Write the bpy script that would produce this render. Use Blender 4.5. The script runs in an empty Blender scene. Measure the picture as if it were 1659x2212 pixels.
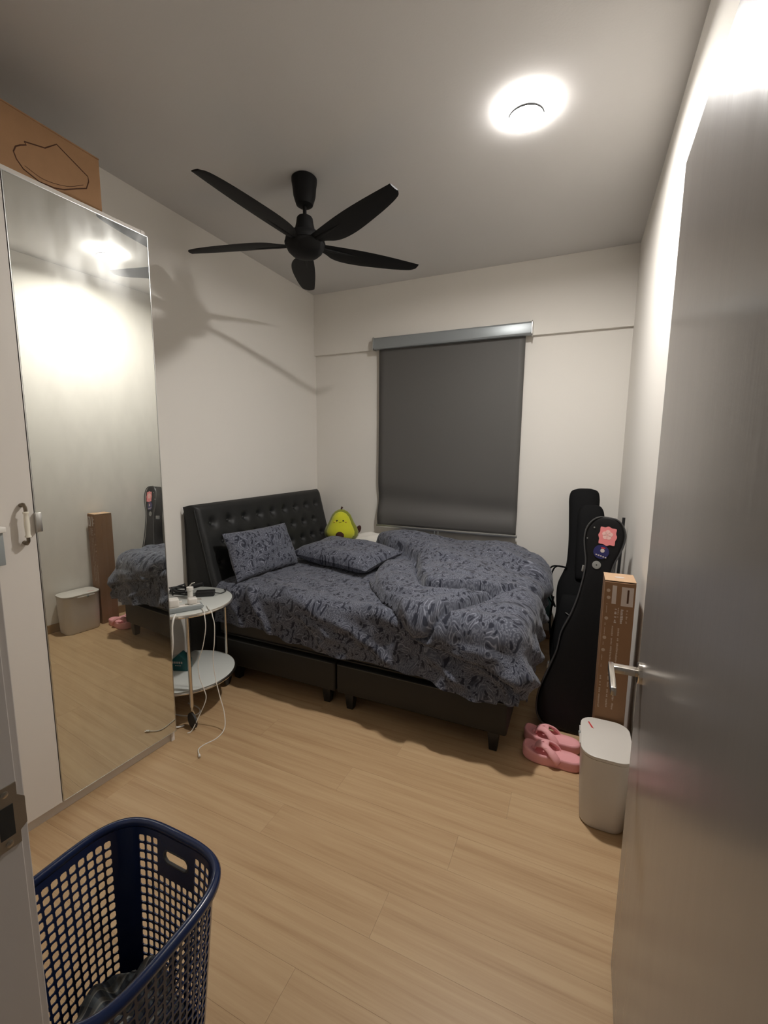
import bpy, bmesh, math, random
from mathutils import Vector, Matrix, noise
random.seed(7)
S = bpy.context.scene
COL = S.collection
R_ = math.radians
PI = math.pi

# ------------------------------------------------------------ camera, light, exposure
FPX = 938.56
yaw, pitch, roll = R_(23.98), R_(-7.7425), R_(0.5718)
fw = Vector((-math.sin(yaw)*math.cos(pitch), math.cos(yaw)*math.cos(pitch), math.sin(pitch)))
rt = Vector((math.cos(yaw), math.sin(yaw), 0)); up = rt.cross(fw)
r2 = rt*math.cos(roll) + up*math.sin(roll); u2 = up*math.cos(roll) - rt*math.sin(roll)
cd = bpy.data.cameras.new('camera'); cam = bpy.data.objects.new('camera', cd); COL.objects.link(cam)
cd.sensor_fit = 'HORIZONTAL'; cd.sensor_width = 36; cd.lens = FPX/1659*36; cd.clip_start = 0.02; cd.clip_end = 50
mw = Matrix((r2, u2, -fw)).transposed().to_4x4(); mw.translation = (0, 0, 1.43)
cam.matrix_world = mw; S.camera = cam
W = bpy.data.worlds.new('world'); S.world = W; W.use_nodes = True
W.node_tree.nodes['Background'].inputs[0].default_value = (1.0, .95, .90, 1)      # dim ambient fill added in place of unseen corridor light
W.node_tree.nodes['Background'].inputs[1].default_value = 0.12
LCOL = (1, .972, .935)      # neutral-white LED
LAMP_STRENGTH = 1110.0
S.view_settings.view_transform = 'Standard'; S.view_settings.look = 'None'
S.view_settings.gamma = 1; S.view_settings.use_curve_mapping = False
S.view_settings.exposure = 0.0

# ------------------------------------------------------------ room measures (metres)
XL, XR, YB, YF, H = -2.243, .277, 3.486, .30, 2.807

# ------------------------------------------------------------ material helpers
def new_mat(name):
    m = bpy.data.materials.new(name); m.use_nodes = True
    nt = m.node_tree; b = nt.nodes['Principled BSDF']
    return m, nt, b
def node(nt, t, **kw):
    n = nt.nodes.new(t)
    for k, v in kw.items(): setattr(n, k, v)
    return n
def math_n(nt, op, a, b=None, c=None, clamp=False):
    n = node(nt, 'ShaderNodeMath', operation=op); n.use_clamp = clamp
    for i, x in enumerate((a, b, c)):
        if x is None: continue
        if isinstance(x, (int, float)): n.inputs[i].default_value = x
        else: nt.links.new(x, n.inputs[i])
    return n.outputs[0]
def mix_c(nt, fac, a, b):
    n = node(nt, 'ShaderNodeMix', data_type='RGBA')
    for s, x in ((0, fac), (6, a), (7, b)):
        if isinstance(x, (int, float)): n.inputs[s].default_value = x
        elif isinstance(x, tuple): n.inputs[s].default_value = (*x, 1)
        else: nt.links.new(x, n.inputs[s])
    return n.outputs[2]
def M(name, col, rough=.5, metal=0., bump=0., bscale=80, var=.0, vscale=6, spec=.5, stretch=None, sheen=0., coat=0.):
    m, nt, b = new_mat(name)
    b.inputs['Base Color'].default_value = (*col, 1); b.inputs['Roughness'].default_value = rough
    b.inputs['Metallic'].default_value = metal; b.inputs['Specular IOR Level'].default_value = spec
    if sheen: b.inputs['Sheen Weight'].default_value = sheen
    if coat: b.inputs['Coat Weight'].default_value = coat
    tc = node(nt, 'ShaderNodeTexCoord'); vec = tc.outputs['Object']
    if stretch:
        mp = node(nt, 'ShaderNodeMapping'); mp.inputs['Scale'].default_value = stretch
        nt.links.new(vec, mp.inputs[0]); vec = mp.outputs[0]
    if var:
        n = node(nt, 'ShaderNodeTexNoise'); n.inputs['Scale'].default_value = vscale; n.inputs['Detail'].default_value = 4
        nt.links.new(vec, n.inputs['Vector'])
        lo = tuple(c*(1-var) for c in col); hi = tuple(min(1, c*(1+var)) for c in col)
        nt.links.new(mix_c(nt, n.outputs['Fac'], lo, hi), b.inputs['Base Color'])
    if bump:
        n = node(nt, 'ShaderNodeTexNoise'); n.inputs['Scale'].default_value = bscale; n.inputs['Detail'].default_value = 3
        nt.links.new(vec, n.inputs['Vector'])
        bp = node(nt, 'ShaderNodeBump'); bp.inputs['Strength'].default_value = bump; bp.inputs['Distance'].default_value = .004
        nt.links.new(n.outputs['Fac'], bp.inputs['Height']); nt.links.new(bp.outputs[0], b.inputs['Normal'])
    return m

def paisley():
    m, nt, b = new_mat('paisley_cotton')
    uv = node(nt, 'ShaderNodeUVMap').outputs[0]
    nz = node(nt, 'ShaderNodeTexNoise'); nz.inputs['Scale'].default_value = 13; nz.inputs['Detail'].default_value = 1.5
    nt.links.new(uv, nz.inputs['Vector'])
    sub = node(nt, 'ShaderNodeVectorMath', operation='SUBTRACT'); nt.links.new(nz.outputs['Color'], sub.inputs[0]); sub.inputs[1].default_value = (.5, .5, .5)
    sc = node(nt, 'ShaderNodeVectorMath', operation='SCALE'); nt.links.new(sub.outputs[0], sc.inputs[0]); sc.inputs['Scale'].default_value = .085
    ad = node(nt, 'ShaderNodeVectorMath', operation='ADD'); nt.links.new(uv, ad.inputs[0]); nt.links.new(sc.outputs[0], ad.inputs[1])
    def vor(vec, scale, off=(0, 0, 0), st=(1, 1, 1), rot=0):
        mp = node(nt, 'ShaderNodeMapping'); mp.inputs['Location'].default_value = off; mp.inputs['Scale'].default_value = st; mp.inputs['Rotation'].default_value = (0, 0, rot)
        nt.links.new(vec, mp.inputs[0])
        v = node(nt, 'ShaderNodeTexVoronoi', voronoi_dimensions='2D'); v.inputs['Scale'].default_value = scale
        nt.links.new(mp.outputs[0], v.inputs['Vector']); return v
    def below(x, t, w=.05):   # smooth mask, 1 where x<t
        return math_n(nt, 'MULTIPLY', math_n(nt, 'SUBTRACT', t, x), 1/w, clamp=True)
    va = vor(ad.outputs[0], 8.5)
    dA = va.outputs['Distance']
    ring = math_n(nt, 'SINE', math_n(nt, 'MULTIPLY', dA, 58))
    lines = math_n(nt, 'MULTIPLY', math_n(nt, 'SUBTRACT', ring, .35), 1.8, clamp=True)
    nb = node(nt, 'ShaderNodeTexNoise'); nb.inputs['Scale'].default_value = 34; nb.inputs['Detail'].default_value = 2; nt.links.new(ad.outputs[0], nb.inputs['Vector'])
    brk = math_n(nt, 'MULTIPLY', math_n(nt, 'SUBTRACT', nb.outputs['Fac'], .40), 5, clamp=True)
    med = below(dA, .52, .12)
    lines = math_n(nt, 'MULTIPLY', math_n(nt, 'MULTIPLY', lines, brk), med)
    dots = vor(uv, 130)
    dotm = math_n(nt, 'MULTIPLY', below(dots.outputs['Distance'], .36, .12), math_n(nt, 'SUBTRACT', 1, med))
    vs = vor(ad.outputs[0], 24, off=(7, 2, 0)); sw = math_n(nt, 'MULTIPLY', math_n(nt, 'SUBTRACT', math_n(nt, 'SINE', math_n(nt, 'MULTIPLY', vs.outputs['Distance'], 24)), .6), 2.2, clamp=True)
    light = math_n(nt, 'MULTIPLY', math_n(nt, 'MAXIMUM', lines, math_n(nt, 'MAXIMUM', math_n(nt, 'MULTIPLY', dotm, .55), math_n(nt, 'MULTIPLY', sw, .5))), 1.0)
    # comma-shaped dark motifs: a blob minus a shifted blob
    st = (1, .6, 1)
    v1 = vor(ad.outputs[0], 30, st=st, rot=.7); v2 = vor(ad.outputs[0], 30, off=(.0065, .0045, 0), st=st, rot=.7)
    comma = math_n(nt, 'MULTIPLY', below(v1.outputs['Distance'], .33, .06), math_n(nt, 'SUBTRACT', 1, below(v2.outputs['Distance'], .22, .06), clamp=True))
    v3 = vor(ad.outputs[0], 44, off=(3, 1, 0), st=(.6, 1, 1), rot=-.5)
    leaf = below(v3.outputs['Distance'], .22, .06)
    core = math_n(nt, 'MULTIPLY', below(dA, .10, .03), .8)
    keep = math_n(nt, 'GREATER_THAN', node_sep(nt, v1.outputs['Color']), .48)
    keep3 = math_n(nt, 'GREATER_THAN', node_sep(nt, v3.outputs['Color']), .52)
    dark = math_n(nt, 'MAXIMUM', core, math_n(nt, 'MAXIMUM', math_n(nt, 'MULTIPLY', comma, keep), math_n(nt, 'MULTIPLY', leaf, keep3)))
    dark = math_n(nt, 'MULTIPLY', dark, .97)
    c = mix_c(nt, light, (.080, .086, .112), (.245, .255, .305))
    c = mix_c(nt, dark, c, (.022, .024, .038))
    nt.links.new(c, b.inputs['Base Color']); b.inputs['Roughness'].default_value = .85
    b.inputs['Sheen Weight'].default_value = .15; b.inputs['Specular IOR Level'].default_value = .2
    bp = node(nt, 'ShaderNodeBump'); bp.inputs['Strength'].default_value = .25; bp.inputs['Distance'].default_value = .01
    n2 = node(nt, 'ShaderNodeTexNoise'); n2.inputs['Scale'].default_value = 26; n2.inputs['Detail'].default_value = 4; nt.links.new(uv, n2.inputs['Vector'])
    nt.links.new(n2.outputs['Fac'], bp.inputs['Height']); nt.links.new(bp.outputs[0], b.inputs['Normal'])
    return m
def node_sep(nt, col):
    s = node(nt, 'ShaderNodeSeparateColor'); nt.links.new(col, s.inputs[0]); return s.outputs[0]

def wood_floor():
    m, nt, b = new_mat('oak_laminate')
    tc = node(nt, 'ShaderNodeTexCoord'); oi = node(nt, 'ShaderNodeObjectInfo')
    off = math_n(nt, 'MULTIPLY', oi.outputs['Random'], 37.0)
    cb = node(nt, 'ShaderNodeCombineXYZ'); nt.links.new(off, cb.inputs[0]); nt.links.new(off, cb.inputs[1])
    ad = node(nt, 'ShaderNodeVectorMath', operation='ADD'); nt.links.new(tc.outputs['Object'], ad.inputs[0]); nt.links.new(cb.outputs[0], ad.inputs[1])
    def grain(s, d):
        mp = node(nt, 'ShaderNodeMapping'); mp.inputs['Scale'].default_value = s; nt.links.new(ad.outputs[0], mp.inputs[0])
        n = node(nt, 'ShaderNodeTexNoise'); n.inputs['Scale'].default_value = 1; n.inputs['Detail'].default_value = d; n.inputs['Roughness'].default_value = .6
        nt.links.new(mp.outputs[0], n.inputs['Vector']); return n.outputs['Fac']
    g1 = grain((1.1, 26, 1), 4); g2 = grain((4, 150, 1), 3)
    g = math_n(nt, 'ADD', math_n(nt, 'MULTIPLY', g1, .75), math_n(nt, 'MULTIPLY', g2, .25))
    g = math_n(nt, 'ADD', g, math_n(nt, 'MULTIPLY', math_n(nt, 'SUBTRACT', oi.outputs['Random'], .5), .07))
    cr = node(nt, 'ShaderNodeValToRGB'); e = cr.color_ramp.elements
    e[0].position = .30; e[0].color = (.395, .245, .124, 1); e[1].position = .62; e[1].color = (.55, .38, .215, 1)
    k = cr.color_ramp.elements.new(.46); k.color = (.49, .325, .178, 1)
    nt.links.new(g, cr.inputs[0]); nt.links.new(cr.outputs[0], b.inputs['Base Color'])
    b.inputs['Roughness'].default_value = .42; b.inputs['Specular IOR Level'].default_value = .35
    bp = node(nt, 'ShaderNodeBump'); bp.inputs['Strength'].default_value = .08; bp.inputs['Distance'].default_value = .002
    nt.links.new(g2, bp.inputs['Height']); nt.links.new(bp.outputs[0], b.inputs['Normal'])
    return m

def mirror_mat():
    m, nt, b = new_mat('mirror_glass')
    b.inputs['Base Color'].default_value = (.74, .755, .71, 1); b.inputs['Metallic'].default_value = 1; b.inputs['Roughness'].default_value = .0
    tc = node(nt, 'ShaderNodeTexCoord')
    g = node(nt, 'ShaderNodeBsdfGlossy'); g.inputs['Color'].default_value = (.85, .85, .82, 1); g.inputs['Roughness'].default_value = .32
    n = node(nt, 'ShaderNodeTexNoise'); n.inputs['Scale'].default_value = 9; n.inputs['Detail'].default_value = 5
    mp = node(nt, 'ShaderNodeMapping'); mp.inputs['Scale'].default_value = (1, 1, .45); mp.inputs['Rotation'].default_value = (.5, 0, 0)
    nt.links.new(tc.outputs['Object'], mp.inputs[0]); nt.links.new(mp.outputs[0], n.inputs['Vector'])
    smear = math_n(nt, 'MULTIPLY', math_n(nt, 'SUBTRACT', n.outputs['Fac'], .42), .40, clamp=True)   # greasy wipe marks in the film on the glass
    fac = math_n(nt, 'ADD', smear, .035)
    mx = node(nt, 'ShaderNodeMixShader'); nt.links.new(fac, mx.inputs[0]); nt.links.new(b.outputs[0], mx.inputs[1]); nt.links.new(g.outputs[0], mx.inputs[2])
    nt.links.new(mx.outputs[0], nt.nodes['Material Output'].inputs[0])
    return m

def door_mat():
    m, nt, b = new_mat('satin_grey_laminate')
    tc = node(nt, 'ShaderNodeTexCoord')
    mp = node(nt, 'ShaderNodeMapping'); mp.inputs['Scale'].default_value = (1, 9, .8); nt.links.new(tc.outputs['Object'], mp.inputs[0])
    n = node(nt, 'ShaderNodeTexNoise'); n.inputs['Scale'].default_value = 2.2; n.inputs['Detail'].default_value = 4; nt.links.new(mp.outputs[0], n.inputs['Vector'])
    b.inputs['Specular IOR Level'].default_value = .4
    nt.links.new(mix_c(nt, n.outputs['Fac'], (.285, .262, .242), (.297, .274, .253)), b.inputs['Base Color'])
    nt.links.new(math_n(nt, 'ADD', math_n(nt, 'MULTIPLY', n.outputs['Fac'], .06), .19), b.inputs['Roughness'])
    mp2 = node(nt, 'ShaderNodeMapping'); mp2.inputs['Scale'].default_value = (1, 55, 2.5); nt.links.new(tc.outputs['Object'], mp2.inputs[0])
    n2 = node(nt, 'ShaderNodeTexNoise'); n2.inputs['Scale'].default_value = 1.6; n2.inputs['Detail'].default_value = 3; nt.links.new(mp2.outputs[0], n2.inputs['Vector'])
    bp = node(nt, 'ShaderNodeBump'); bp.inputs['Strength'].default_value = .05; bp.inputs['Distance'].default_value = .004
    nt.links.new(n2.outputs['Fac'], bp.inputs['Height']); nt.links.new(bp.outputs[0], b.inputs['Normal'])
    return m

def plaid():
    m, nt, b = new_mat('plaid_flannel')
    uv = node(nt, 'ShaderNodeTexCoord').outputs['Object']
    sp = node(nt, 'ShaderNodeSeparateXYZ'); nt.links.new(uv, sp.inputs[0])
    def band(o, f, t):
        return math_n(nt, 'GREATER_THAN', math_n(nt, 'FRACT', math_n(nt, 'MULTIPLY', o, f)), t)
    c = mix_c(nt, math_n(nt, 'MULTIPLY', band(sp.outputs[0], 34, .55), .7), (.035, .04, .05), (.13, .12, .10))
    c = mix_c(nt, math_n(nt, 'MULTIPLY', band(sp.outputs[1], 34, .55), .6), c, (.10, .115, .12))
    c = mix_c(nt, math_n(nt, 'MULTIPLY', band(sp.outputs[0], 34, .88), .6), c, (.3, .29, .26))
    nt.links.new(c, b.inputs['Base Color']); b.inputs['Roughness'].default_value = .9
    return m

MAT = dict(
    wall=M('cream_wall_paint', (.80, .765, .71), .85, bump=.05, bscale=140, spec=.06),
    ceil=M('ceiling_paint', (.68, .662, .645), .9, bump=.06, bscale=120, spec=.15),
    white=M('white_laminate', (.72, .675, .62), .45, var=.015),
    frame=M('door_frame_paint', (.55, .51, .475), .45, bump=.04, bscale=60),
    floor=wood_floor(), mirror=mirror_mat(), door=door_mat(), paisley=paisley(), plaid=plaid(),
    skirting=M('oak_skirting', (.30, .185, .09), .5, var=.2, vscale=5, stretch=(1, 1, 14)),
    alu=M('brushed_aluminium', (.62, .62, .60), .32, 1, bump=.05, bscale=200, stretch=(1, 1, 8)),
    chrome=M('satin_nickel', (.70, .66, .60), .22, 1),
    steel=M('strike_plate_steel', (.46, .42, .36), .35, 1, var=.15, vscale=30),
    bronze=M('aged_bronze', (.23, .19, .14), .4, 1, var=.2, vscale=60),
    ceramic=M('ivory_ceramic', (.83, .78, .66), .18),
    dark=M('dark_gap', (.02, .018, .015), .8),
    card=M('brown_cardboard', (.40, .225, .115), .85, var=.10, vscale=18, bump=.08, bscale=90),
    card2=M('kraft_carton', (.26, .14, .07), .8, var=.08, vscale=10, bump=.06, bscale=120),
    cardtop=M('light_kraft', (.55, .36, .22), .8, var=.06),
    ink=M('brown_ink', (.085, .035, .018), .9),
    print=M('faded_print', (.50, .38, .29), .8),
    printw=M('pale_print', (.56, .48, .43), .7),
    tape=M('clear_tape', (.27, .148, .076), .35),
    fan=M('matte_black_plastic', (.008, .008, .0085), .62, spec=.2, bump=.03, bscale=200),
    leather=M('black_faux_leather', (.013, .0135, .0135), .52, spec=.4, bump=.12, bscale=260),
    basecloth=M('black_brown_upholstery', (.017, .0155, .013), .6, bump=.12, bscale=300),
    matt=M('dark_mattress_border', (.055, .046, .036), .85, bump=.1, bscale=200),
    blind=M('charcoal_blind_fabric', (.098, .093, .088), .62, bump=.05, bscale=500, var=.04, vscale=2),
    cassette=M('grey_blind_cassette', (.31, .335, .345), .35, .3),
    binplastic=M('bin_plastic', (.64, .60, .55), .4, var=.015),
    whiteplastic=M('white_plastic', (.80, .765, .71), .32, var=.015),
    cable=M('white_cable', (.78, .75, .69), .4),
    glass=M('frosted_white_glass', (.64, .655, .62), .15, coat=.3),
    rubber=M('dark_rubber', (.03, .028, .026), .6),
    black=M('black_plastic', (.012, .012, .013), .4),
    navy=M('navy_plastic', (.008, .018, .062), .22, bump=.03, bscale=150),
    pink=M('pink_foam', (.86, .40, .41), .6, bump=.06, bscale=250),
    nylon=M('black_nylon', (.0035, .0035, .004), .8, spec=.2, bump=.15, bscale=400),
    case=M('black_case_vinyl', (.005, .005, .0055), .5, spec=.3, bump=.12, bscale=350),
    binding=M('grey_binding', (.055, .055, .055), .4),
    stickp=M('pink_sticker', (.80, .25, .25), .4), stickp2=M('pale_pink_sticker', (.86, .52, .47), .4),
    blue=M('blue_sticker', (.025, .025, .11), .3), badge=M('grey_badge', (.27, .27, .25), .5), red=M('red_print', (.55, .03, .03), .5),
    teal=M('teal_packet', (.012, .10, .105), .4, var=.15, vscale=20), tealcloth=M('teal_cloth', (.012, .055, .055), .9),
    avog=M('olive_plush', (.22, .24, .012), .95, bump=.3, bscale=300, sheen=.4), avoy=M('yellow_green_plush', (.60, .60, .022), .95, bump=.3, bscale=300, sheen=.4),
    brown=M('brown_plush', (.055, .017, .010), .95, bump=.2, bscale=300), blush=M('tan_blush', (.58, .42, .05), .9),
    cotton=M('white_cotton', (.78, .75, .69), .9, bump=.1, bscale=60),
    pole=M('grey_tube', (.17, .17, .165), .4, .6), greyplastic=M('grey_plastic', (.30, .325, .325), .35),
)
def emis(name, col, s):
    m, nt, b = new_mat(name); b.inputs['Base Color'].default_value = (.9, .9, .9, 1)
    b.inputs['Emission Color'].default_value = (*col, 1); b.inputs['Emission Strength'].default_value = s
    return m

# ------------------------------------------------------------ mesh helpers
class MB:
    def __init__(s): s.v = []; s.f = []; s.uv = None
    def add(s, v, f):
        o = len(s.v); s.v += [Vector(p) for p in v]; s.f += [tuple(i+o for i in q) for q in f]; return s
    def box(s, lo, hi):
        (a, b, c), (d, e, g) = lo, hi
        return s.add([(a,b,c),(d,b,c),(d,e,c),(a,e,c),(a,b,g),(d,b,g),(d,e,g),(a,e,g)], [(3,2,1,0),(4,5,6,7),(0,1,5,4),(1,2,6,5),(2,3,7,6),(3,0,4,7)])
    def prism(s, poly, f):       # poly of 2-D points, f(p, t) -> 3-D for t = 0, 1
        n = len(poly); v = [f(p, 0) for p in poly] + [f(p, 1) for p in poly]
        return s.add(v, [tuple(range(n-1, -1, -1)), tuple(range(n, 2*n))] + [(i, (i+1) % n, n+(i+1) % n, n+i) for i in range(n)])
    def tube(s, path, r, n=8, flat=1., caps=True, closed=False, upv=None):
        P = [Vector(p) for p in path]; m = len(P); rings = []
        T = [((P[(i+1) % m]-P[i-1]) if closed or 0 < i < m-1 else (P[min(i+1, m-1)]-P[max(i-1, 0)])).normalized() for i in range(m)]
        a = Vector(upv) if upv else (Vector((0, 0, 1)) if abs(T[0].z) < .9 else Vector((1, 0, 0)))
        N = (a - T[0]*a.dot(T[0])).normalized(); v = []
        for i in range(m):
            N = ((a if upv else N) - T[i]*(a if upv else N).dot(T[i])).normalized(); B = T[i].cross(N)
            rr = r[i] if isinstance(r, (list, tuple)) else r
            for k in range(n):
                t = 2*PI*k/n; v.append(P[i] + N*(rr*flat*math.cos(t)) + B*(rr*math.sin(t)))
        f = [(i*n+k, i*n+(k+1) % n, ((i+1) % m)*n+(k+1) % n, ((i+1) % m)*n+k) for i in range(m if closed else m-1) for k in range(n)]
        if caps and not closed: f += [tuple(range(n-1, -1, -1)), tuple(range((m-1)*n, m*n))]
        return s.add(v, f)
    def lathe(s, prof, n=32, c=(0, 0, 0), sx=1., sy=1., axis='z', caps=True):
        v = []; m = len(prof)
        for r, z in prof:
            for k in range(n):
                t = 2*PI*k/n; p = (r*math.cos(t)*sx, r*math.sin(t)*sy, z)
                if axis == 'x': p = (p[2], p[0], p[1])
                if axis == 'y': p = (p[0], p[2], p[1])
                v.append((p[0]+c[0], p[1]+c[1], p[2]+c[2]))
        f = [(i*n+k, i*n+(k+1) % n, (i+1)*n+(k+1) % n, (i+1)*n+k) for i in range(m-1) for k in range(n)]
        if caps: f += [tuple(range(n-1, -1, -1)), tuple(range((m-1)*n, m*n))]
        return s.add(v, f)
    def ball(s, c, r, n=16, m=10):
        rx, ry, rz = (r, r, r) if isinstance(r, (int, float)) else r
        v = []; f = []
        for i in range(1, m):
            a = PI*i/m - PI/2
            for k in range(n):
                t = 2*PI*k/n; v.append((c[0]+rx*math.cos(a)*math.cos(t), c[1]+ry*math.cos(a)*math.sin(t), c[2]+rz*math.sin(a)))
        b = len(v); v += [(c[0], c[1], c[2]-rz), (c[0], c[1], c[2]+rz)]
        f = [(i*n+k, i*n+(k+1) % n, (i+1)*n+(k+1) % n, (i+1)*n+k) for i in range(m-2) for k in range(n)]
        f += [(b, (k+1) % n, k) for k in range(n)] + [(b+1, (m-2)*n+k, (m-2)*n+(k+1) % n) for k in range(n)]
        return s.add(v, f)
    def grid(s, fn, nu, nv, keep=None):   # fn(i, j) -> (pos, uv)
        o = len(s.v); s.uv = s.uv or []
        for i in range(nu+1):
            for j in range(nv+1):
                p, t = fn(i, j); s.v.append(Vector(p)); s.uv.append(t)
        w = nv+1
        for i in range(nu):
            for j in range(nv):
                q = (i*w+j, (i+1)*w+j, (i+1)*w+j+1, i*w+j+1)
                if keep is None or keep(i, j): s.f.append(tuple(a+o for a in q))
        return s
    def xf(s, mtx): s.v = [mtx @ p for p in s.v]; return s
    def build(s, name, mat, parent=None, smooth=35, bevel=0., seg=2, world=True, solid=0.):
        me = bpy.data.meshes.new(name)
        v = s.v
        if parent is not None and world:
            inv = wm(parent).inverted(); v = [inv @ p for p in v]
        me.from_pydata([tuple(p) for p in v], [], s.f)
        if s.uv:
            l = me.uv_layers.new(name='UVMap')
            for lp in me.loops: l.data[lp.index].uv = s.uv[lp.vertex_index]
        bm = bmesh.new(); bm.from_mesh(me)
        loose = [q for q in bm.verts if not q.link_faces]
        if loose: bmesh.ops.delete(bm, geom=loose, context='VERTS')
        if not s.uv or solid == 0: bmesh.ops.recalc_face_normals(bm, faces=bm.faces)
        if bevel:
            ed = [e for e in bm.edges if len(e.link_faces) == 2 and e.calc_face_angle(0) > .5]
            bmesh.ops.bevel(bm, geom=ed, offset=bevel, segments=seg, profile=.5, affect='EDGES', clamp_overlap=True)
        if solid: bmesh.ops.solidify(bm, geom=bm.faces[:], thickness=solid)
        bm.to_mesh(me); bm.free()
        if smooth:
            me.shade_smooth()
            if smooth < 180: me.set_sharp_from_angle(angle=R_(smooth))
        me.materials.append(MAT[mat] if isinstance(mat, str) else mat)
        o = bpy.data.objects.new(name, me); COL.objects.link(o)
        if parent is not None: o.parent = parent
        return o
def wm(o):
    return (wm(o.parent) if o.parent else Matrix()) @ o.matrix_basis
def thing(name, label, cat, loc=(0, 0, 0), rotz=0., group=None, mtx=None):
    o = bpy.data.objects.new(name, None); COL.objects.link(o); o.empty_display_size = .05
    if mtx is not None: o.matrix_basis = mtx
    else: o.location = loc; o.rotation_euler = (0, 0, rotz)
    return tag(o, label, cat, group)
def tag(o, label, cat, group=None):
    o['label'] = label; o['category'] = cat
    if group: o['group'] = group
    return o
def struct(o, label=None):
    o['kind'] = 'structure'
    if label: o['label'] = label
    return o
def axis_mtx(p0, p1, front):     # local z from p0 to p1, local -y towards 'front'
    z = (Vector(p1)-Vector(p0)).normalized(); y = -(Vector(front) - z*Vector(front).dot(z)).normalized(); x = y.cross(z)
    m = Matrix((x, y, z)).transposed().to_4x4(); m.translation = Vector(p0); return m
def spline(pts, n=8):            # Catmull-Rom through points
    P = [Vector(p) for p in pts]; P = [2*P[0]-P[1]] + P + [2*P[-1]-P[-2]]; out = []
    for i in range(1, len(P)-2):
        for k in range(n):
            t = k/n; a, b, c, d = P[i-1], P[i], P[i+1], P[i+2]
            out.append(.5*((2*b) + (c-a)*t + (2*a-5*b+4*c-d)*t*t + (3*b-a-3*c+d)*t**3))
    return out + [P[-2]]
def sstep(a, b, x):
    t = max(0., min(1., (x-a)/(b-a))); return t*t*(3-2*t)
def rrect(x0, x1, y0, y1, r, n=6):
    out = []
    for cx, cy, a in ((x1-r, y0+r, -PI/2), (x1-r, y1-r, 0), (x0+r, y1-r, PI/2), (x0+r, y0+r, PI)):
        out += [(cx+r*math.cos(a+PI/2*k/n), cy+r*math.sin(a+PI/2*k/n)) for k in range(n+1)]
    return out

# ============================================================ THE SETTING
fl = struct(MB().box((XL-.05, -1.2, -.06), (XR+.05, YB+.05, -.006)).build('floor', 'floor', smooth=0), 'light oak laminate floor with planks running across the room')
PW, PLN = .152, 1.22
plank_cache = {}
rows = int((YB+1.2)/PW)+1
y = 1.0 - PW*15
row = 0
while y < YB:
    y0, y1 = max(y, -1.2), min(y+PW, YB)
    x = XL - ((row*.437) % 1.0)*PLN
    while x < XR:
        a, b = max(x, XL), min(x+PLN, XR)
        if b-a > .01:
            key = (round(b-a, 3), round(y1-y0, 3))
            if key not in plank_cache:
                o = MB().box((.0003, .0003, -.006), (key[0]-.0002, key[1]-.0002, 0)).build('plank', 'floor', fl, smooth=0, world=False); plank_cache[key] = o.data
            else:
                o = bpy.data.objects.new('plank', plank_cache[key]); COL.objects.link(o); o.parent = fl
            o.location = (a, y0, 0)
        x += PLN
    y += PW; row += 1

struct(MB().box((XL-.1, -1.2, H), (XR+.1, YB+.1, H+.1)).build('ceiling', 'ceil', smooth=0))
struct(MB().box((XL-.1, .15, 0), (XL, YB+.1, H)).build('wall_left', 'wall', smooth=0))
struct(MB().box((XL, YB, 0), (XR, YB+.1, H)).build('wall_back', 'wall', smooth=0))
struct(MB().box((XR, .15, 0), (XR+.1, YB+.1, H)).build('wall_right', 'wall', smooth=0))
struct(MB().box((XL, YB-.028, 2.290), (XR, YB-.0005, H-.0005)).build('trim_1', 'wall', smooth=0), 'painted beam step running above the window blind')
JX, DX = -.685, .172      # left jamb face, face of the open door
wf = MB(); wf.box((XL, .15, 0), (JX-.035, YF, H)); wf.box((DX+.043, .15, 0), (XR, YF, H)); wf.box((JX-.035, .15, 2.11), (DX+.043, YF, H))
struct(wf.build('wall_front', 'wall', smooth=0))
df = MB(); df.box((JX-.035, .13, 0), (JX+.002, .2925, 2.11)); df.box((JX-.035, .2925, 0), (JX-.004, .303, 2.11)); df.box((DX+.006, .13, 0), (DX+.043, .30, 2.11)); df.box((JX, .13, 2.075), (DX+.006, .30, 2.11))
dfr = struct(df.build('trim_2', 'frame', smooth=0, bevel=.0015), 'painted door frame with a metal strike plate')
sp = MB(); sp.prism([(.262, .884), (.291, .884), (.291, .902), (.2995, .908), (.2995, .948), (.291, .957), (.291, .976), (.262, .976)], lambda p, t: (JX+.002+.0015*t, p[0], p[1]))
sp.build('strike_plate', 'steel', dfr)
MB().box((JX+.0032, .268, .902), (JX+.0042, .285, .948)).build('latch_hole', 'dark', dfr)
for zz in (.892, .966): MB().lathe([(.0045, 0), (.0045, .0012), (.002, .002)], 10, (JX+.0034, .277, zz), axis='x').build('screw', 'steel', dfr)
for nm, lo, hi in (('baseboard_back', (XL, YB-.012, 0), (XR, YB, .068)), ('baseboard_right', (XR-.012, .31, 0), (XR, YB-.012, .068)), ('baseboard_left', (XL, .31, 0), (XL+.012, YB-.012, .068))):
    struct(MB().box(lo, hi).build(nm, 'skirting', smooth=0, bevel=.003))

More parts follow.
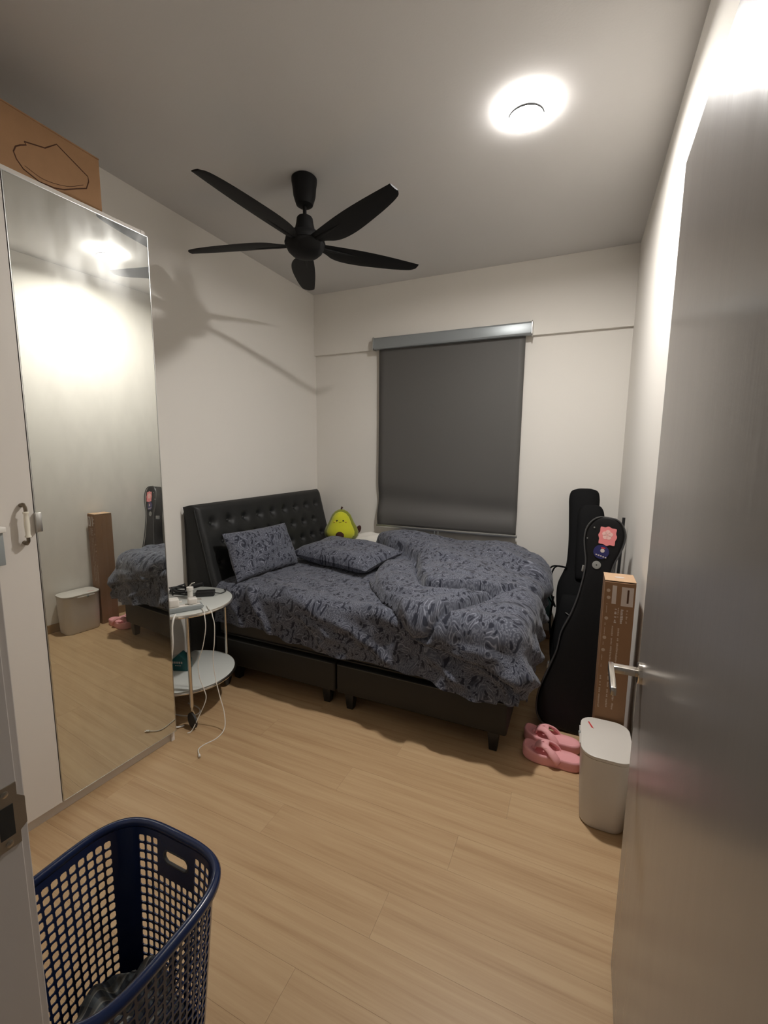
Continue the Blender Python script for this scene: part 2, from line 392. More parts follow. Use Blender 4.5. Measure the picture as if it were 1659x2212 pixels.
# ------------------------------------------------------------ the open door
do = struct(MB().box((DX, .315, .008), (DX+.04, 1.222, 2.066)).build('door_1', 'door', smooth=0, bevel=.0015), 'grey satin door standing open along the right wall')
hy, hz = 1.165, .905
MB().lathe([(.026, 0), (.026, -.007), (.024, -.009)], 28, (DX, hy, hz), axis='x').build('handle_rose', 'chrome', do)
lv = MB(); lv.box((DX-.066, hy-.011, hz-.008), (DX-.006, hy+.011, hz+.010)); lv.build('handle_neck', 'chrome', do, bevel=.003)
MB().box((DX-.072, hy-.125, hz-.009), (DX-.060, hy+.012, hz+.011)).build('lever_handle', 'chrome', do, bevel=.002)
MB().box((DX+.012, 1.2215, hz-.09), (DX+.03, 1.224, hz+.07)).build('latch_plate', 'steel', do)

do.matrix_basis = Matrix.Translation((DX, 1.222, 0)) @ Matrix.Rotation(R_(-1), 4, 'Z') @ Matrix.Translation((-DX, -1.222, 0))

# ------------------------------------------------------------ ceiling lamp
LX, LY = -.283, 2.0
lamp = thing('ceiling_lamp', 'round white ceiling lamp glowing near the right wall', 'lamp', (LX, LY, H))
MB().lathe([(.088, 0), (.092, -.003), (.092, -.012)], 48).build('base_plate', 'whiteplastic', lamp, world=False)
MB().lathe([(.092, -.006), (.100, -.007), (.106, -.014), (.104, -.024), (.098, -.029)], 48, caps=False).build('rim_glow', emis('lamp_rim', LCOL, 24), lamp, world=False)
MB().lathe([(.099, -.0285), (.092, -.031), (.074, -.034), (.060, -.034), (.0575, -.031), (.0575, -.020)], 48, caps=False).build('outer_diffuser', emis('lamp_halo', LCOL, 5), lamp, world=False)
MB().lathe([(.0565, -.020), (.0565, -.0275), (.0, -.028)], 48).build('diffuser', emis('lamp_glow', LCOL, LAMP_STRENGTH), lamp, world=False)
MB().tube([(.068*math.cos(t), .068*math.sin(t), -.0362) for t in [R_(203+i*5) for i in range(32)]], [.0028+.0014*math.sin(PI*i/31) for i in range(32)], 6).build('rim_shade_arc', 'black', lamp, world=False)  # black half ring stands in for the shaded near edge of the recess

# ------------------------------------------------------------ ceiling fan
fan = thing('ceiling_fan', 'matte black five-blade ceiling fan hanging from a short rod', 'fan', (-1.364, 2.03, H))
MB().lathe([(.058, 0), (.064, -.006), (.064, -.020), (.060, -.045), (.056, -.085), (.050, -.105), (.042, -.128), (.030, -.136), (.013, -.137)], 36).build('canopy', 'fan', fan, world=False)
MB().lathe([(.0095, -.12), (.0095, -.20)], 16).build('down_rod', 'fan', fan, world=False)
MB().lathe([(.012, -.182), (.036, -.185), (.041, -.192), (.044, -.215), (.050, -.240), (.056, -.256), (.056, -.266)], 36).build('motor_collar', 'fan', fan, world=False)
MB().lathe([(.056, -.262), (.086, -.270), (.098, -.285), (.102, -.305), (.099, -.325), (.088, -.348), (.068, -.366), (.045, -.376), (.02, -.380), (.0, -.381)], 40).build('motor_housing', 'fan', fan, world=False)
MB().tube([(.103*math.cos(t), .103*math.sin(t), -.312) for t in [2*PI*k/48 for k in range(48)]], .0018, 6, closed=True).build('housing_seam', 'fan', fan, world=False)
edge = spline([(.085, .024, 0), (.13, .046, 0), (.17, .072, 0), (.23, .087, 0), (.32, .089, 0), (.44, .078, 0), (.56, .062, 0), (.645, .042, 0), (.672, .018, 0)], 4)
def straight(x): return -.030 - .012*math.sin(PI*min(1, (x-.085)/.59))
def blade_z(x, yy): return -.317 - math.tan(R_(10))*(yy*(1-.25*sstep(.3, .67, x))) + .010*(x/.67) + .35*(yy-.02)**2
def blade_mb():
    b = MB(); n = len(edge); k = 7; v = []; f = []
    for side in (0, 1):
        for p in edge:
            x = p.x; a = straight(x); c = p.y
            for j in range(k):
                yy = a + (c-a)*j/(k-1); v.append((x, yy, blade_z(x, yy) + (.0035 if side else -.0035)*(1-abs(2*j/(k-1)-1)**4)))
    for side in (0, 1):
        o = side*n*k
        for i in range(n-1):
            for j in range(k-1):
                q = (o+i*k+j, o+(i+1)*k+j, o+(i+1)*k+j+1, o+i*k+j+1); f.append(q if side else q[::-1])
    for i in range(n-1):
        for j in (0, k-1): f.append((i*k+j, (i+1)*k+j, n*k+(i+1)*k+j, n*k+i*k+j))
    for j in range(k-1):
        for i in (0, n-1): f.append((i*k+j, i*k+j+1, n*k+i*k+j+1, n*k+i*k+j))
    return b.add(v, f)
rib = MB().tube([(.08, 0, blade_z(.08, 0)-.001), (.15, .002, blade_z(.15, .002)-.003), (.24, .002, blade_z(.24, .002)-.004), (.30, .002, blade_z(.3, .002)-.002)], [.013, .011, .006, .002], 8, flat=.55)
b0 = blade_mb().build('blade', 'fan', fan, smooth=50, world=False); r0 = rib.build('blade_rib', 'fan', b0, world=False)
for i in range(5):
    if i == 0: bo = b0
    else:
        bo = b0.copy(); COL.objects.link(bo); bo.parent = fan
        ro = r0.copy(); COL.objects.link(ro); ro.parent = bo
    bo.rotation_euler = (0, 0, R_(-94.5+72*i)); bo.scale = (.98, 1, 1)

# ------------------------------------------------------------ window blind
bl = thing('roller_blind', 'charcoal roller blind with grey cassette pulled down over the window', 'blind', (-1.01, YB, .79))
bx0, bx1 = -1.585, -.412
ca = MB().prism([(YB-.030, 2.286), (YB-.030, 2.372), (YB-.088, 2.372), (YB-.098, 2.36), (YB-.098, 2.292), (YB-.090, 2.280), (YB-.06, 2.280)], lambda p, t: (bx0-.035+(bx1-bx0+.075)*t, *p)); ca.build('cassette', 'cassette', bl, bevel=.002)
for xx in (bx0-.043, bx1+.040):
    MB().prism([(YB-.029, 2.276), (YB-.029, 2.378), (YB-.093, 2.378), (YB-.104, 2.366), (YB-.104, 2.284), (YB-.094, 2.272)], lambda p, t: (xx+.008*t, *p)).build('end_cap', 'alu', bl, bevel=.0015)
def fabric(i, j):
    s, t = i/24, j/60
    x = bx0+(bx1-bx0)*s; z = 2.300-(2.300-.805)*t
    yy = YB-.052 + .018*math.exp(-((t-.86-.04*(s-.5))/.055)**2) - .016*math.exp(-((t-.95)/.05)**2) + .004*math.sin(s*3+t*4)
    return (x, yy, z), (s, t)
MB().grid(fabric, 24, 60).build('blind_fabric', 'blind', bl, smooth=180, solid=.0012)
MB().box((bx0-.010, YB-.066, .788), (bx1+.010, YB-.042, .810)).build('bottom_bar', 'alu', bl, bevel=.003)
MB().tube([(-1.06, YB-.068, .79), (-1.062, YB-.069, .765), (-1.045, YB-.069, .757), (-1.028, YB-.069, .765), (-1.03, YB-.068, .79)], .0022, 6).build('pull_tab', 'greyplastic', bl)

# ------------------------------------------------------------ wardrobe (stands a little askew to the wall)
WA = R_(-3.6)
wd = thing('wardrobe', 'tall white two-door wardrobe with a full-length mirror door', 'wardrobe', (-1.738, 1.404, 0), WA)
b = MB(); b.box((-.40, -1.01, .052), (-.021, -1.0, 2.355)); b.box((-.40, -.018, 0), (-.019, 0, 2.355)); b.box((-.40, -1.0, 2.335), (-.021, -.018, 2.355)); b.box((-.40, -1.0, .052), (-.021, -.018, .072)); b.box((-.40, -1.0, .06), (-.392, -.018, 2.34)); b.box((-.39, -.515, .06), (-.024, -.495, 2.34))
b.build('carcass', 'white', wd, smooth=0, world=False)
MB().box((-.38, -1.0, 0), (-.030, -.018, .052)).build('plinth', 'white', wd, smooth=0, world=False)
md = MB().box((-.018, -.505, .056), (-.0045, -.003, 2.330)).build('mirror_door', 'white', wd, smooth=0, world=False)
md.rotation_euler = (0, R_(.0), 0)
mir = MB().box((-.0045, -.5035, .0575), (0.0, -.0045, 2.3285)).build('mirror_pane', 'mirror', md, smooth=0, world=False, bevel=.0012, seg=1)
e = MB()
for lo, hi in (((-.0062, -.5062, .055), (.0006, -.5037, 2.331)), ((-.0062, -.0045, .055), (.0006, -.002, 2.331)), ((-.0062, -.506, .055), (.0006, -.002, .0575)), ((-.0062, -.506, 2.3285), (.0006, -.002, 2.331))): e.box(lo, hi)
e.build('mirror_edging', 'alu', md, smooth=0, world=False)
c = MB(); c.box((.0008, -.5055, 1.135), (.004, -.487, 1.205)); c.box((.0008, -.5105, 1.135), (.016, -.5062, 1.205)); c.build('finger_pull', 'alu', md, world=False, bevel=.001)
wdoor = MB().box((-.018, -1.008, .056), (0, -.5085, 2.330)).build('door', 'white', wd, smooth=0, world=False, bevel=.001, seg=1)
hyy = -.545
MB().lathe([(.006, -.046), (.0095, -.044), (.0095, -.040), (.0070, -.036), (.0078, -.02), (.0088, 0), (.0078, .02), (.0070, .036), (.0095, .040), (.0095, .044), (.006, .046)], 16, (.030, hyy, 1.170)).build('handle_grip', 'ceramic', wdoor, world=False)
for sg in (-1, 1):
    MB().tube(spline([(0, hyy, 1.17+sg*.066), (.016, hyy, 1.17+sg*.068), (.028, hyy, 1.17+sg*.060), (.030, hyy, 1.17+sg*.045)], 5), [.0075]*6+[.0055]*10, 10).build('handle_bracket', 'bronze', wdoor, world=False)
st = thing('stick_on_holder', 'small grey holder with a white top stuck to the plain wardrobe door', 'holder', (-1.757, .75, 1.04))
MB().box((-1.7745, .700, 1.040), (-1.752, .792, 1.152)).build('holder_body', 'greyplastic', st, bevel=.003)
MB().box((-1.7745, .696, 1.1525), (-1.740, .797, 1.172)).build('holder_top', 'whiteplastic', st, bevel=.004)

# box on top of the wardrobe
cb = thing('cardboard_box', 'brown cardboard box with a printed outline drawing on top of the wardrobe', 'box', (-2.0, .93, 2.356))
MB().box((-2.15, .60, 2.356), (-1.86, 1.296, 2.597)).build('carton', 'card', cb, bevel=.003)
fl_ = MB(); fl_.box((-2.15, .60, 2.5975), (-2.006, 1.296, 2.601)); fl_.box((-2.004, .60, 2.5975), (-1.86, 1.297, 2.6025)); fl_.build('flap', 'card', cb, bevel=.001)
dr = [(1.026, 2.506), (1.093, 2.524), (1.135, 2.561), (1.245, 2.509), (1.247, 2.492), (1.236, 2.461), (1.195, 2.439), (1.15, 2.413), (1.115, 2.401), (1.063, 2.396), (1.015, 2.412), (0.996, 2.433), (0.989, 2.454), (0.997, 2.474), (1.013, 2.487), (1.031, 2.498), (1.026, 2.506)]
MB().tube([(-1.8595, *p) for p in dr], .0022, 4, flat=.25, upv=(1, 0, 0)).build('printed_outline', 'ink', cb)
MB().tube([(-1.8595, *p) for p in spline([(1.02, 2.425, 0), (1.08, 2.412, 0), (1.16, 2.430, 0), (1.225, 2.468, 0)], 5) for p in [(p.x, p.y)]], .0010, 4, flat=.25, upv=(1, 0, 0)).build('printed_line', 'ink', cb)

# ============================================================ BED
bed = thing('bed', 'black faux leather double bed with a tufted headboard', 'bed', (-1.15, 2.7, 0))
BY0, BY1 = 1.97, 3.45
hb = MB().prism([(-2.238, 0), (-2.238, 1.062), (-2.19, 1.062), (-2.045, .47), (-2.045, 0)], lambda p, t: (p[0], 1.945+(3.40-1.945)*t, p[1])).build('headboard_backing', 'leather', bed, bevel=.012)
T0, B0 = Vector((-2.222, 0, 1.085)), Vector((-2.055, 0, .44))
sd = (B0-T0); SL = sd.length; sd.normalize(); nn = Vector((-sd.z, 0, sd.x)); nn = nn if nn.x > 0 else -nn
HY0, HY1 = 1.930, 3.385
btn = []
for rw, sv in enumerate((.13, .26, .39)):
    for k in range(9):
        btn.append((HY0+.13+(HY1-HY0-.26)*k/8 + (.0 if rw % 2 == 0 else .07), sv))
btn = [q for q in btn if q[0] < HY1-.08]
def pad(i, j):
    yv = HY0+(HY1-HY0)*i/150; s = SL*j/64
    d = min(yv-HY0, HY1-yv, s+.012, SL-s+.012); e_ = min(1, d/.055); th = .085*math.sqrt(max(0, 1-(1-e_)**2))
    for by, bs in btn:
        q = ((yv-by)**2+(s-bs)**2)
        if q < .012: th -= .026*math.exp(-q/.0007) + .008*math.exp(-q/.004)
    p = T0+sd*s+nn*th
    return (p.x, yv, p.z), (yv, s)
pd = MB().grid(pad, 150, 64).build('headboard_pad', 'leather', bed, smooth=180)
me_btn = None
for by, bs in btn:
    p = T0+sd*bs+nn*.054
    if me_btn is None:
        bo = MB().ball((0, 0, 0), (.006, .011, .011), 12, 8).build('button', 'leather', pd, world=False); me_btn = bo.data
    else:
        bo = bpy.data.objects.new('button', me_btn); COL.objects.link(bo); bo.parent = pd
    bo.location = wm(bed).inverted() @ Vector((p.x, by, p.z)); bo.rotation_euler = (0, -math.atan2(nn.z, nn.x), 0)
for sdz in (HY0+.018, HY1-.018):
    MB().tube([T0+sd*s+nn*.068+Vector((0, sdz, 0)) for s in [SL*k/20 for k in range(1, 20)]], .004, 6).build('piping', 'leather', pd)
for xa, xb in ((-2.040, -1.167), (-1.157, -.232)):
    MB().box((xa, BY0, .10), (xb, BY1, .272)).build('divan_base', 'basecloth', bed, bevel=.012, seg=3)
    MB().tube([(xa+.01, BY0-.003, .268), (xb-.01, BY0-.003, .268)], .004, 6).build('base_piping', 'binding', bed)
for lx, ly in ((-1.90, 2.02), (-1.245, 2.03), (-1.09, 2.02), (-.295, 2.01), (-1.245, 3.38), (-1.09, 3.38), (-.295, 3.38)):
    MB().add([(lx+a*s, ly+c_*s, z) for z, s in ((0, .019), (.101, .028)) for a, c_ in ((-1, -1), (1, -1), (1, 1), (-1, 1))], [(3,2,1,0),(4,5,6,7),(0,1,5,4),(1,2,6,5),(2,3,7,6),(3,0,4,7)]).build('leg', 'black', bed, bevel=.003)
mat_ = thing('mattress', 'thick mattress with a dark lower border resting on the black bed base', 'mattress', (-1.15, 2.7, .272))
MB().box((-2.03, BY0+.012, .273), (-.235, BY1-.01, .598)).build('mattress_body', 'matt', mat_, bevel=.04, seg=4)
MB().tube([(x, BY0+.012-.002, .300) for x in (-2.0, -1.2, -.275)], .005, 6).build('mattress_piping', 'basecloth', mat_)

XE, YE, ZT, RR = -.222, 1.966, .606, .05
def drape(u, v, h, flare=.06):
    qx, qy = min(u, XE-RR), max(v, YE+RR); dx, dy = u-qx, v-qy; L = math.hypot(dx, dy)
    if L < 1e-6: return Vector((u, v, ZT+h)), 0
    dx /= L; dy /= L; a = L/RR
    if a < PI/2:
        return Vector((qx+dx*(RR*math.sin(a)+h*math.sin(a)), qy+dy*(RR*math.sin(a)+h*math.sin(a)), ZT-RR*(1-math.cos(a))+h*math.cos(a))), L
    e_ = L-RR*PI/2
    return Vector((qx+dx*(RR+flare*e_+h), qy+dy*(RR+flare*e_+h), ZT-RR-e_)), L
def segd(p, a, b):
    vx, vy = b[0]-a[0], b[1]-a[1]; t = max(0, min(1, ((p[0]-a[0])*vx+(p[1]-a[1])*vy)/(vx*vx+vy*vy))); return math.hypot(p[0]-a[0]-t*vx, p[1]-a[1]-t*vy), t
def ridges(p, rs):
    w = 0
    for a, b, wd_, ht in rs:
        d, t = segd(p, a, b)
        if d < wd_*3: w += ht*math.exp(-(d/wd_)**2)*(.35+.65*math.sin(PI*min(1, max(0, t*.9+.05))))
    return w
def nz(u, v, f, sd_): return noise.noise(Vector((u*f, v*f, sd_)))
SR = [((-1.78, 2.02), (-1.56, 1.73), .022, .020), ((-1.66, 2.06), (-1.10, 1.88), .032, .020), ((-1.5, 1.95), (-1.05, 1.78), .028, .014), ((-1.86, 2.12), (-1.25, 2.03), .04, .012),
      ((-1.90, 1.93), (-1.74, 1.74), .02, .012), ((-1.15, 1.92), (-.80, 1.75), .028, .016), ((-1.0, 2.02), (-.72, 1.92), .03, .012), ((-1.75, 2.35), (-1.35, 2.18), .035, .010),
      ((-1.9, 2.3), (-1.62, 2.10), .03, .012), ((-1.45, 2.45), (-1.15, 2.28), .03, .010), ((-1.35, 1.9), (-1.18, 1.73), .02, .012), ((-.62, 1.84), (-.40, 1.72), .022, .014), ((-.45, 1.86), (-.15, 1.75), .025, .018), ((-.2, 1.95), (-.05, 1.74), .02, .02)]
def hem(u):   # how far the cloth runs down the near side (v at the hem)
    return 1.772 - .045*sstep(-1.85, -1.35, u) + .012*math.sin(u*7) - .045*sstep(-.9, -.35, u) + .02*sstep(-.35, -.05, u)
NU, NV = 170, 150
U1 = .055
def sheet(i, j):
    u = -2.015+(U1+2.015)*i/NU; v0 = hem(u); v = v0+(3.44-v0)*(j/NV)**1.15
    du = max(0, u-(XE-RR)); 
    if du > 0 and v < YE+RR:     # round the hanging corner off
        L = math.hypot(du, YE+RR-v); lim = .325
        if L > lim: k = lim/L; u = XE-RR+du*k; v = YE+RR-(YE+RR-v)*k
    p0 = (u, v)
    h = .010 + 1.5*ridges(p0, SR) + .010*nz(u, v, 5, 1.3) + .006*nz(u, v, 12, 4.2) + .003*nz(u, v, 27, 9.1)
    p, L = drape(u, v, 0)
    hang = max(0, L-.08)
    h += hang*.07*math.sin(u*19+v*6+1.4*nz(u, v, 3, 7)) + hang*.05*math.sin((u-v)*33)
    h = max(.006, h + .004)
    p, L = drape(u, v, h, .06+.15*sstep(-1.25, -.55, u))
    return p, (u, v)
sh = tag(MB().grid(sheet, NU, NV).build('bed_sheet', 'paisley', smooth=180, solid=0), 'grey paisley sheet covering the mattress and hanging over its near side', 'bed sheet')

# duvet
P1 = [(-1.17, 2.42), (-1.06, 2.22), (-.93, 2.07), (-.80, 1.975), (-.69, 1.895), (-.60, 1.885), (-.50, 1.862), (-.36, 1.835), (-.20, 1.80), (-.08, 1.80), (.01, 1.86), (.0, 2.1), (-.03, 2.5), (-.05, 2.95), (-.10, 3.1), (-.12, 3.43), (-1.5, 3.435), (-1.62, 3.30), (-1.52, 3.12), (-1.30, 2.95), (-1.22, 2.7)]
P2 = [(-1.15, 2.45), (-1.04, 2.22), (-.92, 2.07), (-.79, 1.985), (-.68, 1.91), (-.62, 1.925), (-.55, 2.02), (-.46, 2.18), (-.375, 2.33), (-.50, 2.46), (-.75, 2.60), (-1.0, 2.72), (-1.2, 2.72)]
P3 = [(-.98, 2.76), (-.91, 2.58), (-.85, 2.42), (-.74, 2.235), (-.66, 2.215), (-.55, 2.265), (-.385, 2.345), (-.30, 2.42), (-.20, 2.6), (-.15, 3.0), (-.3, 3.38), (-1.45, 3.42), (-1.5, 3.2), (-1.3, 3.0), (-1.12, 2.9)]
def sdist(p, poly):
    x, yv = p; ins = False; d = 9; n = len(poly)
    for i in range(n):
        a, b = poly[i], poly[(i+1) % n]
        if (a[1] > yv) != (b[1] > yv) and x < (b[0]-a[0])*(yv-a[1])/(b[1]-a[1])+a[0]: ins = not ins
        d = min(d, segd(p, a, b)[0])
    return d if ins else -d
def prof(d, r): t = max(0, min(1, d/r)); return math.sqrt(1-(1-t)**2)
DR = [((-.98, 2.22), (-.68, 2.02), .035, .014), ((-.55, 1.98), (-.2, 2.05), .05, .018), ((-.45, 2.1), (-.12, 2.25), .05, .016), ((-.6, 1.93), (-.25, 1.88), .03, .018), ((-.3, 2.4), (-.1, 2.6), .05, .016),
      ((-.9, 2.8), (-.5, 2.6), .06, .018), ((-.8, 2.45), (-.5, 2.40), .03, .012), ((-1.1, 3.0), (-.8, 2.85), .05, .016), ((-.45, 3.0), (-.15, 2.8), .05, .018), ((-1.35, 3.05), (-1.1, 2.75), .04, .015),
      ((-.2, 1.95), (-.04, 1.86), .025, .02), ((-.12, 2.2), (-.02, 2.05), .03, .016), ((-1.05, 2.4), (-.9, 2.25), .03, .012), ((-.72, 2.12), (-.5, 2.22), .025, .012)]
step = .0085
nu, nv = int((.02+1.66)/step), int((3.45-1.78)/step)
inside = {}
def duvet(i, j):
    u, v = -1.66+step*i, 1.78+step*j
    w = .012*nz(u, v, 9, 2.2)
    d1 = sdist((u, v), P1)+w; inside[(i, j)] = d1
    h = .020 + .030*prof(d1, .035)
    d2 = sdist((u, v), P2)+w
    if d2 > 0: h = max(h, .022+.078*prof(d2, .034)*(.85+.15*sstep(0, .10, d2)))
    d3 = sdist((u, v), P3)+w
    if d3 > 0:
        k = 1-.75*sstep(-.50, -.25, u)*(1 if v < 2.7 else 1-sstep(2.7, 2.95, v)*.6)
        h = max(h, (.022+.128*prof(d3, .036)*(.9+.1*sstep(0, .15, d3)))*k + .05*(1-k))
    if u < -.33 and v < 2.75:
        if -.03 < d3 < .012 and d1 > .02: h -= .045*math.exp(-((d3+.006)/.011)**2)*sstep(-.33, -.40, u)
    if -.68 < u < -.36 and -.03 < d2 < .012 and v < 2.34 and d1 > .02: h -= .035*math.exp(-((d2+.006)/.011)**2)*sstep(-.36, -.42, u)
    m = sstep(0, .12, d1)
    h += m*(.075*math.exp(-(((u+1.22)/.26)**2+((v-3.16)/.20)**2)) + .045*math.exp(-(((u+.48)/.22)**2+((v-3.12)/.22)**2)) + .03*math.exp(-(((u+.95)/.25)**2+((v-2.85)/.2)**2)) + .028*math.exp(-(((u+.2)/.14)**2+((v-2.5)/.3)**2)))
    h += m*ridges((u, v), DR) + prof(d1, .04)*(.013*nz(u, v, 5.5, 3.3) + .008*nz(u, v, 13, 8.8) + .004*nz(u, v, 28, 5.1))
    p, L = drape(u, v, 0)
    h += max(0, L-.06)*.12*math.sin((u-v)*24)
    p, L = drape(u, v, max(h, .016), .33)
    p.y = min(p.y, YB-.03)
    return p, (u*.98+.31, v*.98+.17)
dv = MB().grid(duvet, nu, nv, keep=lambda i, j: min(inside[(i, j)], inside[(i+1, j)], inside[(i, j+1)], inside[(i+1, j+1)]) > -.004)
dv = tag(dv.build('duvet', 'paisley', smooth=180), 'rumpled grey paisley duvet piled over the foot of the bed', 'duvet')

def pillow(name, w, l, t, mtx, mat, label, seed, cat='pillow'):
    m = MB(); n = 40
    for side in (1, -1):
        def fn(i, j):
            s, q = -1+2*i/n, -1+2*j/n
            th = t/2*(max(0, (1-abs(s)**2.6)*(1-abs(q)**2.6)))**.40
            x = s*w/2*(1-.05*(1-q*q)); yv = q*l/2*(1-.05*(1-s*s))
            z = side*th + (th/t)*2*(.010*nz(s, q, 2.1, seed)+.006*nz(s, q, 5, seed+3)+.010*math.sin((s*1.3-q)*4+seed)*.6)
            return (x, yv, z), (x+seed, yv+seed*.7)
        m.grid(fn, n, n)
    m.xf(mtx)
    bmv = m.build(name, mat, smooth=180)
    return tag(bmv, label, cat)
def frame_m(c, xdir, ydir):
    x = Vector(xdir).normalized(); z = x.cross(Vector(ydir)).normalized(); y = z.cross(x)
    m = Matrix((x, y, z)).transposed().to_4x4(); m.translation = Vector(c); return m
pillow('pillow', .595, .315, .13, frame_m((-1.915, 2.300, .772), (.05, 1, -.02), (-.13, 0, .31)), 'paisley', 'grey paisley pillow propped upright against the tufted headboard', 1.7)
pillow('pillow', .70, .45, .155, frame_m((-1.52, 2.75, .698), (1, -.20, -.03), (.18, 1, .10)), 'paisley', 'grey paisley pillow lying flat beside the avocado plush toy', 3.1)
pillow('pillow', .42, .24, .11, frame_m((-1.575, 3.335, .678), (1, .02, 0), (0, 1, .05)), 'cotton', 'plain white pillow against the wall behind the paisley bedding', 5.3)
tb = MB()
def tealf(i, j):
    u = -.30+.36*i/16; v = 3.02+.38*j/16
    p, L = drape(u, v, .045+.01*math.sin(v*30)+.006*math.sin(u*40), .22); return p, (u, v)
tag(tb.grid(tealf, 16, 16).build('teal_blanket', 'tealcloth', smooth=180, solid=.01), 'dark teal blanket corner peeking out past the duvet at the bed foot', 'blanket')

# avocado plush
av = thing('plush_toy', 'avocado plush toy with a smiling face sitting by the headboard', 'plush toy', (-1.815, 3.19, .672), R_(22))
K = 1.13
pear = [(.0, .0), (.06, .004), (.105, .025), (.128, .055), (.130, .085), (.116, .118), (.096, .150), (.083, .180), (.070, .208), (.048, .232), (.022, .246), (0, .250)]
MB().lathe([(r*K, z*K) for r, z in pear], 32, sx=1, sy=.62).build('body', 'avog', av, world=False, smooth=180)
MB().lathe([(r*K*.86, z*K*.90+.012) for r, z in pear], 32, (0, -.026, 0), sx=1, sy=.62).build('belly', 'avoy', av, world=False, smooth=180)
MB().ball((0, -.098, .075), (.036, .022, .031)).build('pit', 'brown', av, world=False, smooth=180)
for sx in (-.026, .026):
    MB().ball((sx, -.077, .196), (.0065, .005, .007), 10, 8).build('eye', 'black', av, world=False, smooth=180)
    MB().ball((sx*1.75, -.0715, .182), (.011, .004, .007), 10, 8).build('cheek', 'blush', av, world=False, smooth=180)
MB().tube(spline([(-.012, -.0795, .184), (0, -.081, .179), (.012, -.0795, .184)], 5), .0016, 6).build('mouth', 'black', av, world=False)
MB().tube(spline([(0, 0, .275), (.003, 0, .292), (.010, 0, .300)], 4), [.007]*5+[.009]*4, 8).build('stem', 'brown', av, world=False)
MB().ball((.142, .01, .105), (.022, .014, .042)).xf(Matrix.Translation((.142, .01, .105)) @ Matrix.Rotation(R_(25), 4, 'Y') @ Matrix.Translation((-.142, -.01, -.105))).build('leaf_tab', 'brown', av, world=False, smooth=180)

# ============================================================ SIDE TABLE
TC = Vector((-1.942, 1.672, 0)); TR = .246
stb = thing('side_table', 'round two-tier side table with frosted glass tops and metal legs on casters', 'table', (TC.x, TC.y, 0))
for z in (.612, .205):
    g = MB().lathe([(TR-.006, z-.008), (TR-.002, z-.005), (TR-.002, z-.002), (TR-.006, z)], 64, (TC.x, TC.y, 0)).build('glass_top' if z > .5 else 'glass_shelf', 'glass', stb, smooth=30)
    MB().tube([(TC.x+TR*math.cos(t), TC.y+TR*math.sin(t), z-.010) for t in [2*PI*k/64 for k in range(64)]], .0085, 8, closed=True).build('rim', 'chrome', stb)
for k, a in enumerate((-40, 80, 200)):
    px, py = TC.x+(TR+.004)*math.cos(R_(a)), TC.y+(TR+.004)*math.sin(R_(a))
    lg = MB().tube([(px, py, .600), (px, py, .118)], .0095, 12).build('leg', 'chrome', stb)
    wa = R_(a+206)
    dx, dy = math.cos(wa), math.sin(wa)
    MB().tube([(px, py, .12), (px, py, .098), (px+.008*dy, py-.008*dx, .085), (px+.012*dy, py-.012*dx, .045)], .005, 8).build('caster_fork', 'chrome', lg)
    MB().lathe([(.0, -.008), (.034, -.008), (.041, -.005), (.041, .005), (.034, .008), (.0, .008)], 28, axis='x').xf(Matrix.Translation((px, py, .0415)) @ Matrix.Rotation(wa-PI/2, 4, 'Z')).build('caster_wheel', 'rubber', lg)

# things on the side table
ZT1 = .6125
pw = thing('power_strip', 'grey and white power strip on the glass side table', 'power strip', (-1.83, 1.53, ZT1), R_(58))
MB().box((-.115, -.026, 0), (.115, .026, .026)).build('strip_body', 'greyplastic', pw, world=False, bevel=.006, seg=3)
MB().box((-.105, -.020, .0262), (.105, .020, .028)).build('strip_face', 'whiteplastic', pw, world=False, bevel=.001)
for xx in (-.07, .06):
    MB().lathe([(.015, .0281), (.015, .0286), (.013, .0287)], 20, (xx, 0, 0)).build('socket', 'greyplastic', pw, world=False)
ch = thing('charger', 'white cube charger plugged into the power strip', 'charger', (-1.845, 1.515, ZT1+.029), R_(58))
MB().box((-.024, -.024, 0), (.024, .024, .042)).build('charger_body', 'whiteplastic', ch, world=False, bevel=.007, seg=3)
MB().box((.024, -.005, .016), (.040, .005, .024)).build('cable_plug', 'whiteplastic', ch, world=False, bevel=.002)
c2 = thing('charger', 'white flat charger beside the cube charger on the power strip', 'charger', (-1.80, 1.59, ZT1+.029), R_(58))
MB().box((-.020, -.022, 0), (.024, .022, .030)).build('charger_body', 'whiteplastic', c2, world=False, bevel=.006, seg=3)
for s_ in (-.008, .008): MB().tube([(.022, s_, .016), (.046, s_, .016)], .0022, 8).build('prong', 'chrome', c2, world=False)
c3 = thing('plug', 'upright white wall plug standing among the chargers', 'plug', (-1.935, 1.700, ZT1))
MB().lathe([(.013, 0), (.014, .004), (.014, .045), (.018, .050), (.018, .066), (.012, .070), (.004, .071)], 16).build('plug_body', 'whiteplastic', c3, world=False)
MB().tube([(0, 0, .075), (.012, .004, .088), (.028, .008, .094)], .003, 8).build('plug_cord', 'cable', c3, world=False)
ad_ = thing('power_adapter', 'black laptop power adapter on the side table', 'adapter', (-1.90, 1.775, ZT1), R_(35))
MB().box((-.05, -.023, 0), (.05, .023, .030)).build('adapter_body', 'black', ad_, world=False, bevel=.005, seg=3)
MB().tube(spline([(.05, 0, .014), (.066, .0, .012), (.082, .015, .005), (.10, .052, .0035), (.088, .095, .0035)], 6), .0028, 8).build('adapter_cord', 'black', ad_, world=False)
bc = MB(); q = []
for k in range(64):
    t = k/64*2*PI*4; q.append((-2.045+.075*math.cos(t)*(1+.12*math.sin(k*.7)), 1.73+.034*math.sin(t)*(1+.2*math.cos(k*.5)), ZT1+.006+.028*k/64+.004*math.sin(k*1.1)))
